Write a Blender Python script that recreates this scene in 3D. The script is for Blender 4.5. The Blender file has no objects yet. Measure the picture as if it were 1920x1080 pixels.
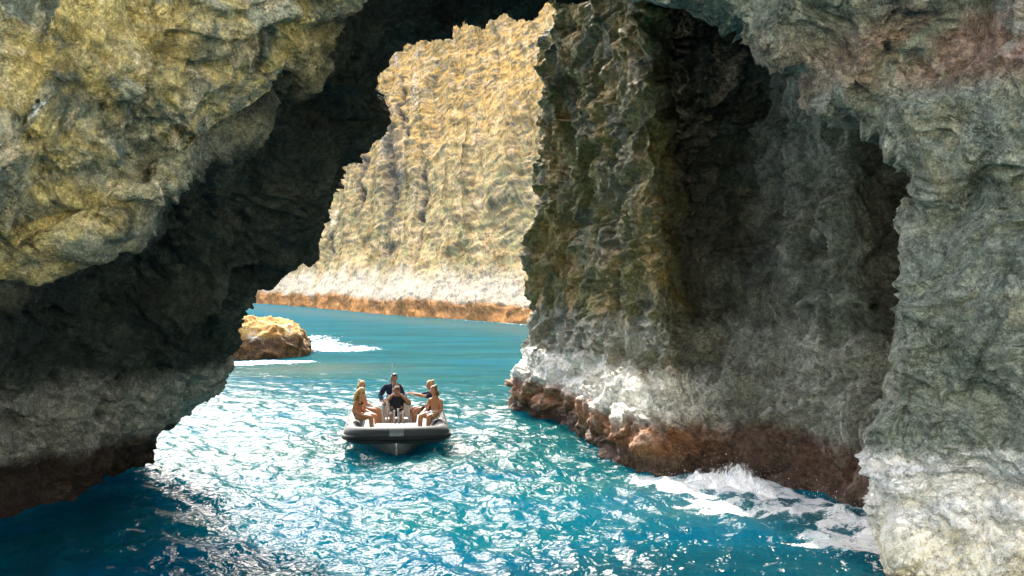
import bpy, bmesh, math, random
import numpy as np
from mathutils import Vector, Matrix

random.seed(7)
scene = bpy.context.scene
C = scene.collection
S = 1.15                      # metres per layout unit
F = 2059.0                    # focal length in photo pixels
HZ = 515.0                    # row of the horizon in the photo
CAMZ = 3.8                    # eye height in layout units

# ------------------------------------------------------------------ camera, sky, sun, exposure
cam_d = bpy.data.cameras.new("camera")
cam = bpy.data.objects.new("camera", cam_d)
C.objects.link(cam)
cam.location = (0, 0, CAMZ * S)
cam.rotation_euler = (math.radians(90), 0, 0)
cam_d.sensor_width = 36.0
cam_d.lens = 36.0 * F / 1920.0
cam_d.shift_y = -(540 - HZ) / 1920.0
cam_d.clip_start = 0.1
cam_d.clip_end = 20000
scene.camera = cam

SUN_EL, SUN_AZ = math.radians(40), math.radians(-11)      # azimuth from +Y, negative = left
world = bpy.data.worlds.new("World")
scene.world = world
world.use_nodes = True
wt = world.node_tree
bg = wt.nodes["Background"]
sky = wt.nodes.new("ShaderNodeTexSky")
sky.sky_type = 'NISHITA'
sky.sun_disc = False
sky.sun_elevation = SUN_EL
sky.sun_rotation = SUN_AZ
sky.air_density = 0.6
sky.dust_density = 4.0
sky.ozone_density = 0.6
wt.links.new(sky.outputs[0], bg.inputs[0])
bg.inputs[1].default_value = 0.15
sun_d = bpy.data.lights.new("sun", 'SUN')
sun_d.energy = 2.1
sun_d.angle = math.radians(0.53)
sun_d.color = (1.0, 0.94, 0.84)
sun = bpy.data.objects.new("sun", sun_d)
C.objects.link(sun)
sdir = Vector((math.sin(SUN_AZ) * math.cos(SUN_EL), math.cos(SUN_AZ) * math.cos(SUN_EL), math.sin(SUN_EL)))
sun.rotation_euler = (-sdir).to_track_quat('-Z', 'Y').to_euler()
scene.view_settings.view_transform = 'Standard'
scene.view_settings.look = 'None'
scene.view_settings.exposure = 2.85
scene.view_settings.gamma = 1.0
scene.cycles.max_bounces = 8
scene.cycles.diffuse_bounces = 4
scene.cycles.glossy_bounces = 3
scene.cycles.caustics_reflective = False
scene.cycles.caustics_refractive = False
scene.cycles.sample_clamp_indirect = 4
scene.cycles.sample_clamp_direct = 0.45


# ------------------------------------------------------------------ helpers
def P(px, py, d):
    """world point seen at a photo pixel, d layout units ahead"""
    return ((px - 960) / F * d * S, d * S, (CAMZ + (HZ - py) / F * d) * S)


def Wp(px, py):
    """world point on the water seen at a photo pixel"""
    d = CAMZ * F / (py - HZ)
    return ((px - 960) / F * d * S, d * S)


def tag(o, label=None, cat=None, group=None, kind=None):
    if label: o['label'] = label
    if cat: o['category'] = cat
    if group: o['group'] = group
    if kind: o['kind'] = kind
    return o


_rng = np.random.default_rng(11)
_G = _rng.normal(size=(256, 3))
_G /= np.linalg.norm(_G, axis=1, keepdims=True)


def _hash(i, j, k, seed):
    h = (i.astype(np.uint32) * np.uint32(374761393) + j.astype(np.uint32) * np.uint32(668265263)
         + k.astype(np.uint32) * np.uint32(2246822519) + np.uint32(seed * 3266489 + 17))
    h ^= h >> np.uint32(13)
    h *= np.uint32(1274126177)
    h ^= h >> np.uint32(16)
    return h


def perlin(p, seed=0):
    f = np.floor(p)
    i = f.astype(np.int64)
    r = p - f
    u = r * r * r * (r * (r * 6 - 15) + 10)
    out = np.zeros(len(p))
    for dx in (0, 1):
        wx = u[:, 0] if dx else 1 - u[:, 0]
        for dy in (0, 1):
            wy = u[:, 1] if dy else 1 - u[:, 1]
            for dz in (0, 1):
                wz = u[:, 2] if dz else 1 - u[:, 2]
                g = _G[_hash(i[:, 0] + dx, i[:, 1] + dy, i[:, 2] + dz, seed) & np.uint32(255)]
                out += wx * wy * wz * (g[:, 0] * (r[:, 0] - dx) + g[:, 1] * (r[:, 1] - dy) + g[:, 2] * (r[:, 2] - dz))
    return out * 1.5


def fbm(p, octs=4, seed=0, gain=0.5, lac=2.03):
    a, s, q = 1.0, 0.0, p.copy()
    for k in range(octs):
        s = s + a * perlin(q, seed + k)
        q = q * lac + 13.7
        a *= gain
    return s


def ridged(p, octs=4, seed=0, gain=0.5, lac=2.1):
    a, s, q, w = 1.0, 0.0, p.copy(), 1.0
    for k in range(octs):
        n = 1 - np.abs(perlin(q, seed + k)) * 1.6
        n = np.clip(n, 0, 1) ** 2 * w
        w = np.clip(n * 1.6, 0, 1)
        s = s + a * n
        q = q * lac + 5.1
        a *= gain
    return s


def worley(p, seed=0):
    """distance to the nearest and second nearest jittered cell point"""
    f = np.floor(p).astype(np.int64)
    d1 = np.full(len(p), 9.0)
    d2 = np.full(len(p), 9.0)
    for dx in (-1, 0, 1):
        for dy in (-1, 0, 1):
            for dz in (-1, 0, 1):
                ci, cj, ck = f[:, 0] + dx, f[:, 1] + dy, f[:, 2] + dz
                h = _hash(ci, cj, ck, seed)
                ox = (h & np.uint32(1023)) / 1023.0
                oy = ((h >> np.uint32(10)) & np.uint32(1023)) / 1023.0
                oz = ((h >> np.uint32(20)) & np.uint32(1023)) / 1023.0
                d = np.sqrt((ci + ox - p[:, 0]) ** 2 + (cj + oy - p[:, 1]) ** 2 + (ck + oz - p[:, 2]) ** 2)
                m = d < d1
                d2 = np.where(m, d1, np.minimum(d2, d))
                d1 = np.where(m, d, d1)
    return d1, d2


def facets(p, seed=0):
    """tilted planes, one per jittered cell: broken, flat faced rock"""
    f = np.floor(p).astype(np.int64)
    best = np.full(len(p), 9.0)
    val = np.zeros(len(p))
    for dx in (-1, 0, 1):
        for dy in (-1, 0, 1):
            for dz in (-1, 0, 1):
                ci, cj, ck = f[:, 0] + dx, f[:, 1] + dy, f[:, 2] + dz
                h = _hash(ci, cj, ck, seed)
                vx = ci + (h & np.uint32(1023)) / 1023.0 - p[:, 0]
                vy = cj + ((h >> np.uint32(10)) & np.uint32(1023)) / 1023.0 - p[:, 1]
                vz = ck + ((h >> np.uint32(20)) & np.uint32(1023)) / 1023.0 - p[:, 2]
                d = vx * vx + vy * vy + vz * vz
                g = _G[(h >> np.uint32(5)) & np.uint32(255)]
                w = (vx * g[:, 0] + vy * g[:, 1] + vz * g[:, 2]) * 0.9 + g[:, 0] * 0.35
                m = d < best
                best = np.where(m, d, best)
                val = np.where(m, w, val)
    return val


def sstep(a, b, x):
    t = np.clip((x - a) / (b - a), 0, 1)
    return t * t * (3 - 2 * t)


def cr(ctrl, n):
    """Catmull-Rom along axis 0, n samples"""
    ctrl = np.asarray(ctrl, float)
    m = len(ctrl)
    ext = np.concatenate([2 * ctrl[:1] - ctrl[1:2], ctrl, 2 * ctrl[-1:] - ctrl[-2:-1]])
    # spread samples by mean chord length so the grid stays even
    dd_ = np.diff(ctrl, axis=0).reshape(m - 1, -1, ctrl.shape[-1])
    mid = (ctrl[1:] + ctrl[:-1]).reshape(m - 1, -1, ctrl.shape[-1]) * 0.5 - np.array([0, 0, 4.4])
    seg = (np.linalg.norm(dd_, axis=2) / np.maximum(np.linalg.norm(mid, axis=2), 8)).mean(axis=1) ** 0.8
    cum = np.concatenate([[0], np.cumsum(seg)])
    t = np.interp(np.linspace(0, cum[-1], n), cum, np.arange(m))
    i = np.minimum(t.astype(int), m - 2)
    u = (t - i).reshape((-1,) + (1,) * (ctrl.ndim - 1))
    p0, p1, p2, p3 = ext[i], ext[i + 1], ext[i + 2], ext[i + 3]
    return 0.5 * (2 * p1 + (p2 - p0) * u + (2 * p0 - 5 * p1 + 4 * p2 - p3) * u * u + (3 * p1 - p0 - 3 * p2 + p3) * u ** 3), t


def grid_normals(g, eye=None):
    du = np.gradient(g, axis=0)
    dv = np.gradient(g, axis=1)
    n = np.cross(du, dv)
    n /= np.maximum(np.linalg.norm(n, axis=2, keepdims=True), 1e-9)
    return n


def grid_object(name, g, mat, attrs=None, flip=False):
    a, b = g.shape[:2]
    idx = np.arange(a * b).reshape(a, b)
    q = np.stack([idx[:-1, :-1], idx[1:, :-1], idx[1:, 1:], idx[:-1, 1:]], axis=2).reshape(-1, 4)
    if flip:
        q = q[:, ::-1]
    me = bpy.data.meshes.new(name)
    me.vertices.add(a * b)
    me.vertices.foreach_set("co", g.reshape(-1).astype(np.float32))
    nf = len(q)
    me.loops.add(nf * 4)
    me.loops.foreach_set("vertex_index", q.reshape(-1).astype(np.int32))
    me.polygons.add(nf)
    me.polygons.foreach_set("loop_start", (np.arange(nf) * 4).astype(np.int32))
    me.polygons.foreach_set("use_smooth", np.ones(nf, dtype=bool))
    me.update(calc_edges=True)
    for k, v in (attrs or {}).items():
        at = me.attributes.new(k, 'FLOAT', 'POINT')
        at.data.foreach_set("value", v.reshape(-1).astype(np.float32))
    me.materials.append(mat)
    o = bpy.data.objects.new(name, me)
    C.objects.link(o)
    return o


# ------------------------------------------------------------------ node helper
class N:
    def __init__(self, name):
        self.mat = bpy.data.materials.new(name)
        self.mat.use_nodes = True
        self.t = self.mat.node_tree
        self.b = self.t.nodes["Principled BSDF"]
        self.pos = self.t.nodes.new("ShaderNodeNewGeometry").outputs["Position"]

    def new(self, k): return self.t.nodes.new(k)

    def put(self, sock, v):
        if v is None: return
        if isinstance(v, bpy.types.NodeSocket): self.t.links.new(v, sock)
        else:
            if isinstance(v, (tuple, list)) and len(v) == 3 and sock.type == 'RGBA': v = (*v, 1)
            sock.default_value = v

    def scale(self, v, s):
        n = self.new("ShaderNodeVectorMath"); n.operation = 'MULTIPLY'
        self.put(n.inputs[0], v); n.inputs[1].default_value = s
        return n.outputs[0]

    def noise(self, scale, detail=5, rough=0.55, vec=None, dist=0.0, out=0):
        n = self.new("ShaderNodeTexNoise")
        self.put(n.inputs["Vector"], vec or self.pos)
        n.inputs["Scale"].default_value = scale
        n.inputs["Detail"].default_value = detail
        n.inputs["Roughness"].default_value = rough
        n.inputs["Distortion"].default_value = dist
        return n.outputs[out]

    def voro(self, scale, vec=None, feature='F1', rnd=1.0):
        n = self.new("ShaderNodeTexVoronoi"); n.feature = feature
        self.put(n.inputs["Vector"], vec or self.pos)
        n.inputs["Scale"].default_value = scale
        n.inputs["Randomness"].default_value = rnd
        return n.outputs["Distance"]

    def ramp(self, fac, stops, interp='LINEAR'):
        n = self.new("ShaderNodeValToRGB"); n.color_ramp.interpolation = interp
        e = n.color_ramp.elements
        while len(e) < len(stops): e.new(0.5)
        for i, (p, c) in enumerate(stops):
            e[i].position = p
            if not isinstance(c, (tuple, list)): c = (c, c, c)
            e[i].color = (*c, 1)
        self.put(n.inputs[0], fac)
        return n.outputs[0]

    def mix(self, fac, a, b, mode='MIX'):
        n = self.new("ShaderNodeMix"); n.data_type = 'RGBA'; n.blend_type = mode
        n.clamp_factor = True
        self.put(n.inputs[0], fac); self.put(n.inputs[6], a); self.put(n.inputs[7], b)
        return n.outputs[2]

    def m(self, op, a, b=None, c=None, clamp=False):
        n = self.new("ShaderNodeMath"); n.operation = op; n.use_clamp = clamp
        self.put(n.inputs[0], a)
        if b is not None: self.put(n.inputs[1], b)
        if c is not None: self.put(n.inputs[2], c)
        return n.outputs[0]

    def rng(self, v, a, b, c=0.0, d=1.0, smooth=True):
        n = self.new("ShaderNodeMapRange")
        n.interpolation_type = 'SMOOTHSTEP' if smooth else 'LINEAR'
        self.put(n.inputs[0], v)
        for i, x in enumerate((a, b, c, d)): self.put(n.inputs[1 + i], x)
        return n.outputs[0]

    def z(self):
        n = self.new("ShaderNodeSeparateXYZ"); self.put(n.inputs[0], self.pos)
        return n.outputs[2]

    def attr(self, name):
        n = self.new("ShaderNodeAttribute"); n.attribute_name = name
        return n.outputs["Fac"]

    def bump(self, h, strength=0.5, dist=0.05, normal=None):
        n = self.new("ShaderNodeBump")
        n.inputs["Strength"].default_value = strength
        n.inputs["Distance"].default_value = dist
        self.put(n.inputs["Height"], h)
        if normal is not None: self.put(n.inputs["Normal"], normal)
        return n.outputs[0]

    def set(self, **k):
        for kk, v in k.items(): self.put(self.b.inputs[kk.replace('_', ' ')], v)
        return self


def flat(name, col, rough=0.5, metal=0.0, var=0.15, scale=6.0):
    n = N(name)
    f = n.noise(scale, 4)
    c = n.mix(f, tuple(x * (1 - var) for x in col), tuple(min(1, x * (1 + var)) for x in col))
    n.set(Base_Color=c, Roughness=rough, Metallic=metal)
    n.b.inputs['Specular IOR Level'].default_value = 0.08 if rough >= 0.45 else 0.3
    n.set(Normal=n.bump(n.noise(scale * 8, 3), 0.15, 0.01))
    return n.mat


# ------------------------------------------------------------------ rock materials
def rock(name, dark, mid, light, patches=(), bands=(), rough=0.85, bumpd=0.06, fine=1.0, streak=0.0, speck=0.6, zscale=1.0, face=False, spec=0.12):
    """dark/mid/light base mix; patches = (colour, scale, lo, hi, attribute or None, strength);
    bands = (colour, z0, z1, soft, amount, attribute or None) tide zones by height above the sea"""
    n = N(name)
    if face:                                   # coordinates along and up the cliff face
        cb = n.new("ShaderNodeCombineXYZ")
        n.put(cb.inputs[0], n.attr("face_u")); n.put(cb.inputs[2], n.attr("face_v"))
        n.pos = cb.outputs[0]
    v = n.scale(n.pos, (1, 1, zscale))
    base = n.noise(0.9 * fine, 9, 0.62, v, 0.6)
    c = n.ramp(base, [(0.30, dark), (0.50, mid), (0.68, light)])
    for i, (col, sc, lo, hi, at, st) in enumerate(patches):
        vv = n.new("ShaderNodeVectorMath"); vv.operation = 'ADD'
        n.put(vv.inputs[0], v); vv.inputs[1].default_value = (17.3 * (i + 1), 5.1 * i, 9.7 * i)
        f = n.rng(n.noise(sc, 8, 0.66, vv.outputs[0], 0.8), lo, hi, 0, st)
        if at:
            f = n.m('MULTIPLY', f, n.attr(at))
        c = n.mix(f, c, col)
    if streak:
        sv = n.scale(n.pos, (2.2, 2.2, 0.16))
        f = n.rng(n.noise(1.0 * fine, 6, 0.6, sv, 0.4), 0.52, 0.72, 0, streak)
        c = n.mix(f, c, tuple(x * 0.35 for x in dark))
        f = n.rng(n.noise(1.6 * fine, 6, 0.6, n.scale(n.pos, (1.9, 2.5, 0.2)), 0.4), 0.56, 0.74, 0, streak * 0.8)
        c = n.mix(f, c, tuple(min(1, x * 1.5) for x in light))
    zz = n.z()
    wob = n.m('MULTIPLY', n.m('SUBTRACT', n.noise(0.8 if not face else 0.16, 7, 0.65), 0.5), 2.2)
    wob2 = n.noise(2.2, 8, 0.7)
    for (col, z0, z1, soft, amt, at) in bands:
        zn = n.m('ADD', zz, n.m('MULTIPLY', wob, soft * 1.3))
        f = n.m('MULTIPLY', n.rng(zn, z0 - soft, z0 + soft * 0.3), n.rng(zn, z1 - soft * 0.3, z1 + soft, 1, 0))
        f = n.m('MULTIPLY', f, n.rng(wob2, 0.30, 0.56, 0.45, 1))
        f = n.m('MULTIPLY', f, amt)
        if at: f = n.m('MULTIPLY', f, n.attr(at))
        c = n.mix(f, c, col)
    sp = n.noise(9 * fine, 7, 0.72)
    c = n.mix(1.0, c, n.ramp(sp, [(0.28, 1.08 - speck * 1.1), (0.5, 1.10), (0.72, 1.15 + speck * 1.2)]), 'MULTIPLY')
    sp2 = n.noise(34 * fine, 4, 0.6)
    c = n.mix(1.0, c, n.ramp(sp2, [(0.3, 1.05 - speck * 0.7), (0.7, 1.08 + speck * 0.7)]), 'MULTIPLY')
    h = n.m('ADD', n.noise(5 * fine, 10, 0.68, None, 0.5), n.m('MULTIPLY', n.voro(7 * fine, n.scale(n.noise(2.0 * fine, 4, 0.5, None, 0, 1), (1.2, 1.2, 1.2))), 0.25))
    nb = n.bump(h, 0.9, bumpd * 2.2)
    nb = n.bump(n.noise(24 * fine, 5, 0.6), 0.9, bumpd * 0.6, nb)
    ck = n.noise(1.7 * fine, 5, 0.6, None, 0.6)
    ck = n.rng(n.m('ABSOLUTE', n.m('SUBTRACT', ck, 0.5)), 0.0, 0.02)
    nb = n.bump(ck, 0.8, bumpd * 1.5, nb)
    n.set(Base_Color=c, Roughness=rough, Normal=nb)
    n.b.inputs["Specular IOR Level"].default_value = spec
    return n.mat


OCHRE = (0.52, 0.41, 0.15)
OLIVE = (0.15, 0.15, 0.06)
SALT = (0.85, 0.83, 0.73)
ALGA = (0.11, 0.07, 0.052)

m_left = rock("arch_rock", (0.013, 0.018, 0.014), (0.028, 0.035, 0.027), (0.055, 0.063, 0.048),  # near-black base paints in the inner wall's shade; zone limits lichen to outer face
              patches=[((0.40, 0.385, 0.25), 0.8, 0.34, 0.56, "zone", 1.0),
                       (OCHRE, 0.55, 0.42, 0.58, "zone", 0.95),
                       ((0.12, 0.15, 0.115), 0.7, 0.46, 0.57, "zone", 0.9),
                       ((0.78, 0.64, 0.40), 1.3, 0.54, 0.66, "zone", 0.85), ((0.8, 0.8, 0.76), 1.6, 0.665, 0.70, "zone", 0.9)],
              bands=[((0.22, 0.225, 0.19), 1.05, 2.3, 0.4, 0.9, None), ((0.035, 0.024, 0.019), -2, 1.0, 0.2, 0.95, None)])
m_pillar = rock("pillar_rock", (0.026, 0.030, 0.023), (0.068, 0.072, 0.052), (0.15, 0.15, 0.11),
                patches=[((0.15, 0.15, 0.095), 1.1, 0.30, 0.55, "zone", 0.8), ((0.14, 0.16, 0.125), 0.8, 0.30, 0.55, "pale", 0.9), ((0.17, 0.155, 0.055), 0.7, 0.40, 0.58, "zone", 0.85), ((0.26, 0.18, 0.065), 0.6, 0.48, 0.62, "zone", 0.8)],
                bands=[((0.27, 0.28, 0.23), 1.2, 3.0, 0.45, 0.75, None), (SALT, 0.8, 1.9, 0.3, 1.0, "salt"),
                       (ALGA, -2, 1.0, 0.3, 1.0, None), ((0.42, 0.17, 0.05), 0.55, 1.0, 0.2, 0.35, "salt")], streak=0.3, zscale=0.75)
m_front = rock("block_rock", (0.10, 0.118, 0.09), (0.22, 0.245, 0.19), (0.38, 0.40, 0.32),
               patches=[((0.30, 0.27, 0.15), 0.6, 0.54, 0.66, None, 0.6), ((0.055, 0.085, 0.062), 0.5, 0.52, 0.66, None, 0.7),
                        ((0.30, 0.17, 0.125), 0.9, 0.34, 0.54, "red", 0.75)],
               bands=[((0.93, 0.91, 0.85), -2, 1.75, 0.5, 1.5, None), ((0.80, 0.72, 0.40), -2, 0.6, 0.5, 0.5, None),  # salt and yellow foot, its white pushed up to stand for sunlight
                      ((0.20, 0.11, 0.07), -3, 0.12, 0.12, 0.9, None)])
m_cliff = rock("cliff_rock", (0.085, 0.061, 0.025), (0.205, 0.148, 0.068), (0.31, 0.24, 0.125),
               patches=[((0.15, 0.145, 0.07), 0.4, 0.46, 0.56, "green", 0.8), ((0.35, 0.21, 0.062), 0.4, 0.42, 0.60, "orange", 0.85), ((0.09, 0.08, 0.055), 0.35, 0.54, 0.61, None, 0.75), ((0.35, 0.25, 0.14), 0.30, 0.54, 0.64, None, 0.75),
                        ((0.05, 0.047, 0.04), 1.2, 0.34, 0.50, "gully", 0.95), ((0.55, 0.52, 0.44), 1.4, 0.46, 0.60, "gully2", 0.8)],
               bands=[((0.30, 0.268, 0.205), 1.4, 3.8, 2.6, 0.85, None), ((0.24, 0.115, 0.04), -3, 1.5, 0.5, 1.0, None)],
               fine=0.22, speck=0.4, streak=0.65, bumpd=0.07, zscale=1.9, face=True, spec=0.0)
m_boulder = rock("boulder_rock", (0.30, 0.15, 0.045), (0.52, 0.28, 0.075), (0.70, 0.47, 0.17),
                 patches=[((0.85, 0.80, 0.66), 0.9, 0.56, 0.66, None, 0.9)],
                 bands=[((0.085, 0.05, 0.028), -2, 0.95, 0.4, 1.0, None)], speck=0.6)


# ------------------------------------------------------------------ rock surfaces
def rockdisp(pts, nrm, big=0.35, med=0.22, small=0.11, seed=0, strata=0.0, aniso=(1, 1, 1)):
    q = pts * np.array(aniso)
    w = np.stack([fbm(q * 0.5 + 9, 2, seed + 40), fbm(q * 0.5 + 31, 2, seed + 50), fbm(q * 0.5 + 57, 2, seed + 60)], axis=1)
    qq = q + w * 0.7
    d = big * fbm(qq * 0.33, 3, seed)
    d += med * (ridged(qq * 0.55, 4, seed + 10) - 0.8)
    a, b = worley(qq * 1.1, seed + 3)
    d += med * 0.9 * (np.clip(b - a, 0, 0.5) - 0.22)
    a, b = worley(qq * 2.7 + 4, seed + 5)
    d += small * 1.1 * (np.clip(b - a, 0, 0.4) - 0.2)
    d += small * 0.75 * (fbm(qq * 2.3, 3, seed + 20, 0.5))
    d += small * 0.35 * (ridged(qq * 6.5, 2, seed + 30) - 0.7)
    # fracture facets: each cell of a warped cell pattern is a tilted flat plane
    for sc, am, sd in ((0.30, med * 1.1, 76), (0.75, med * 0.75, 80), (2.1, small * 0.8, 84), (4.6, small * 0.22, 88)):
        d += am * facets(qq * np.array([1, 1, 1.5]) * sc, seed + sd)
    cq = (pts + w * 0.5) * np.array([0.30, 0.30, 0.62])
    for k_, am in ((1.0, 0.16), (2.3, 0.08)):
        cn = perlin(cq * k_, seed + 90)
        d -= am * np.exp(-(cn / 0.035) ** 2) * sstep(-0.25, 0.2, perlin(cq * 0.9 + 3, seed + 92))
    if strata:
        zz = pts[:, 2] + 0.25 * pts[:, 0] * 0.3 + 0.5 * fbm(pts * 0.3, 3, seed + 70)
        st = perlin(np.stack([zz * 1.6, pts[:, 0] * 0.12, pts[:, 1] * 0.12], axis=1), seed + 71)
        d += strata * np.sign(st) * np.abs(st) ** 0.6
    return pts + nrm * d[:, None]


def rock_patch(name, ctrl, nu, nv, mat, attrs=None, toward=(0, 0, 4), **k):
    ctrl = np.asarray(ctrl, float)
    g, tu = cr(ctrl, nu)
    g2, tv = cr(np.swapaxes(g, 0, 1), nv)
    g = np.swapaxes(g2, 0, 1)
    n = grid_normals(g)
    view = np.asarray(toward, float) - g
    if (np.sum(n * view, axis=2).mean()) < 0:
        n = -n; flip = True
    else: flip = False
    p = rockdisp(g.reshape(-1, 3), n.reshape(-1, 3), **k).reshape(g.shape)
    TU, TV = np.meshgrid(tu, tv, indexing='ij')
    at = {kk: f(TU, TV, p) for kk, f in (attrs or {}).items()}
    return grid_object(name, p, mat, at, flip)


# left wall, ceiling and left front overhang of the arch: rows run from the outer face to the far side
rim = [(150, 985, 20.3), (200, 885, 20.6), (345, 750, 20.2), (418, 655, 19.6), (488, 535, 18.8), (585, 425, 18.3), (645, 290, 18), (728, 120, 18), (850, 42, 18.3), (1000, 12, 21), (1160, -40, 26), (1400, -100, 26), (2100, -150, 26)]
rowT4 = [(30, 1020, 17.3), (60, 935, 17.6), (140, 800, 17.7), (200, 690, 17.5), (290, 560, 17.0), (410, 420, 16.6), (510, 270, 16.5), (630, 110, 16.5), (760, 0, 16.8), (950, -50, 17.5), (1180, -90, 19), (1450, -150, 19), (2100, -200, 19)]
rowT3 = [(-260, 1120, 15), (-220, 990, 15.2), (-150, 860, 15.3), (-80, 740, 15.2), (30, 590, 15.0), (210, 440, 14.9), (370, 290, 14.9), (530, 120, 14.9), (660, -50, 15), (900, -120, 15.5), (1200, -150, 16), (1500, -200, 15.5), (2100, -250, 15.5)]
rowT2 = [(-560, 1150, 12), (-470, 1000, 12), (-330, 850, 12), (-170, 710, 12), (0, 575, 12), (190, 452, 12.1), (375, 300, 12.4), (570, 160, 12.8), (628, 20, 13.1), (800, -130, 13.5), (1150, -160, 14), (1500, -230, 14), (2100, -300, 14)]
rowT2b = [(-620, 1100, 11.4), (-520, 930, 11.4), (-370, 770, 11.4), (-230, 630, 11.4), (-70, 490, 11.5), (130, 385, 11.7), (320, 250, 11.9), (500, 130, 12.2), (600, 0, 12.4), (780, -200, 12.8), (1150, -240, 13.3), (1500, -300, 13.3), (2100, -380, 13.3)]
rowT1 = [(-700, 1050, 10.8), (-600, 850, 10.8), (-450, 680, 10.7), (-330, 520, 10.7), (-140, 400, 10.6), (60, 340, 10.7), (265, 225, 10.9), (400, 100, 11.2), (560, -60, 11.5), (760, -280, 12), (1150, -330, 12.8), (1500, -400, 12.8), (2100, -450, 12.8)]
rowT0 = [(-900, 1000, 10.4), (-800, 700, 10.3), (-650, 500, 10.2), (-520, 330, 10.1), (-320, 170, 10.0), (-100, 90, 10.1), (100, 10, 10.3), (290, -110, 10.7), (500, -260, 11), (760, -480, 11.5), (1150, -560, 12.3), (1500, -600, 12.3), (2100, -650, 12.3)]
rowTm = [(-1600, 900, 9.8), (-1500, 500, 9.6), (-1300, 100, 9.5), (-1100, -150, 9.5), (-800, -350, 9.5), (-450, -500, 9.8), (-150, -620, 10), (100, -800, 10.5), (450, -1000, 11), (760, -1200, 11.5), (1150, -1300, 12), (1500, -1400, 12), (2100, -1500, 12)]


def outward(row, k, dd, cx=800, cy=560):
    r = []
    for (x, y, d) in row:
        vx, vy = x - cx, y - cy
        L = math.hypot(vx, vy)
        r.append((x + vx / L * k, y + vy / L * k * (1 if vy < 300 else 0.2), d + dd))
    return r


rows = [rowTm, rowT0, rowT1, rowT2b, rowT2, rowT3, rowT4, rim, outward(rim, 70, 2.2), outward(rim, 420, 4.5), outward(rim, 1500, 7)]
ctrl = [[P(*q) for q in r] for r in rows]
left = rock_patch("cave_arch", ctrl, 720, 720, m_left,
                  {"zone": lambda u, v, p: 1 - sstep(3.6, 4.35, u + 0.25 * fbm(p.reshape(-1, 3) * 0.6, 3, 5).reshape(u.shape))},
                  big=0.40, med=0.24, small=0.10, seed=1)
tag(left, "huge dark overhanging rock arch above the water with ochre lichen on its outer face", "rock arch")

# right inner wall: the pillar beside the opening and the recess behind it
ZR = [-1, 0, .7, 1.4, 2.6, 5, 7.5, 10, 13]
cols = [
    [(1700, 45)] * 9, [(1200, 40)] * 9,
    [(1035, 35.5)] * 3 + [(1050, 35.5)] * 2 + [(1070, 35.5)] * 4,
    [(955, 31), (957, 31.3), (962, 31.2), (978, 31.3), (992, 31.6), (1008, 31.6), (1019, 31.6), (1036, 31.6), (1052, 31.6)],
    [(1020, 28.2), (1022, 28.6), (1020, 28.6), (1030, 29.2), (1060, 29.8), (1070, 29.8), (1075, 29.8), (1085, 29.8), (1090, 29.8)],
    [(1092, 25.5), (1096, 26), (1088, 26), (1100, 26.8), (1115, 27.4), (1130, 27.4), (1130, 27.4), (1135, 27.4), (1135, 27.4)],
    [(1205, 21), (1208, 21.1), (1200, 21.2), (1215, 22.2), (1240, 23), (1232, 23.2), (1222, 23.4), (1222, 23.6), (1222, 23.7)],
    [(1330, 20.5), (1330, 20.9), (1325, 21.0), (1310, 22), (1300, 23.8), (1285, 24.8), (1272, 25.4), (1265, 25.4), (1265, 25.4)],
    [(1450, 19.5), (1450, 20), (1450, 20.2), (1450, 20.6), (1440, 21.4), (1430, 22.4), (1420, 23.4), (1420, 23.4), (1420, 22.5)],
    [(1600, 17.8), (1600, 18.2), (1600, 18.3), (1600, 18.4), (1590, 18.5), (1560, 18.6), (1540, 18.8), (1530, 18.8), (1530, 18.5)],
    [(1750, 15.8), (1750, 16.1), (1750, 16.2), (1740, 17.2), (1740, 18.0), (1740, 17.8), (1740, 16.6), (1740, 15.6), (1740, 15.2)],
    [(2300, 14.5)] * 9]
ctrl = [[((px - 960) / F * d * S, d * S, z * S) for (px, d), z in zip(c, ZR)] for c in cols]
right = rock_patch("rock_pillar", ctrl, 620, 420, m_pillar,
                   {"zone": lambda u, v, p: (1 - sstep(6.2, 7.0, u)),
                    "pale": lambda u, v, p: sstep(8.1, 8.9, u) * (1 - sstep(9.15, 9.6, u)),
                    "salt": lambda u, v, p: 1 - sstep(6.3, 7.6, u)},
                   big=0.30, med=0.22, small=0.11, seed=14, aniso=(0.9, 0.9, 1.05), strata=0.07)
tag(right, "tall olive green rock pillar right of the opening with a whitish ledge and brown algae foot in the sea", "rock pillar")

# right foreground block and the overhang above it
lip = [(1100, -120, 14), (1200, -60, 13.8), (1290, -5, 13.6), (1400, 55, 13.5), (1432, 112, 13.2), (1510, 138, 13.5), (1535, 215, 13.1), (1625, 240, 13.3), (1735, 315, 12.7), (1708, 430, 13.0), (1700, 590, 12.8), (1648, 760, 13.3), (1668, 900, 13.6), (1692, 1040, 13.7), (1720, 1180, 13.7)]
outv = [(0, -1), (0.05, -1), (.1, -1), (.25, -.97), (.35, -.93), (.45, -.88), (.55, -.83), (.65, -.75), (.85, -.5), (1, -.15), (1, 0), (1, 0), (1, 0), (1, .05), (1, .1)]
ctrl = []
for k, dd in ((1200, 7), (260, 5.0), (45, 2.2), (0, 0), (70, -0.55), (230, -1.0), (560, -1.6), (1400, -2.2)):
    ctrl.append([P(x + ox * k, y + oy * k, d + dd) for (x, y, d), (ox, oy) in zip(lip, outv)])
block = rock_patch("rock_block", ctrl, 480, 560, m_front,
                   {"red": lambda u, v, p: sstep(5.7 * S, 6.1 * S, p[..., 2]) * (1 - sstep(6.4 * S, 6.95 * S, p[..., 2])) * (0.45 + 0.55 * sstep(4.2, 5.2, p[..., 0]))},
                   big=0.36, med=0.19, small=0.08, seed=9)
tag(block, "grey green rock face with a rusty red seam above and a salt foot painted sunlit white", "rock face")

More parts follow.
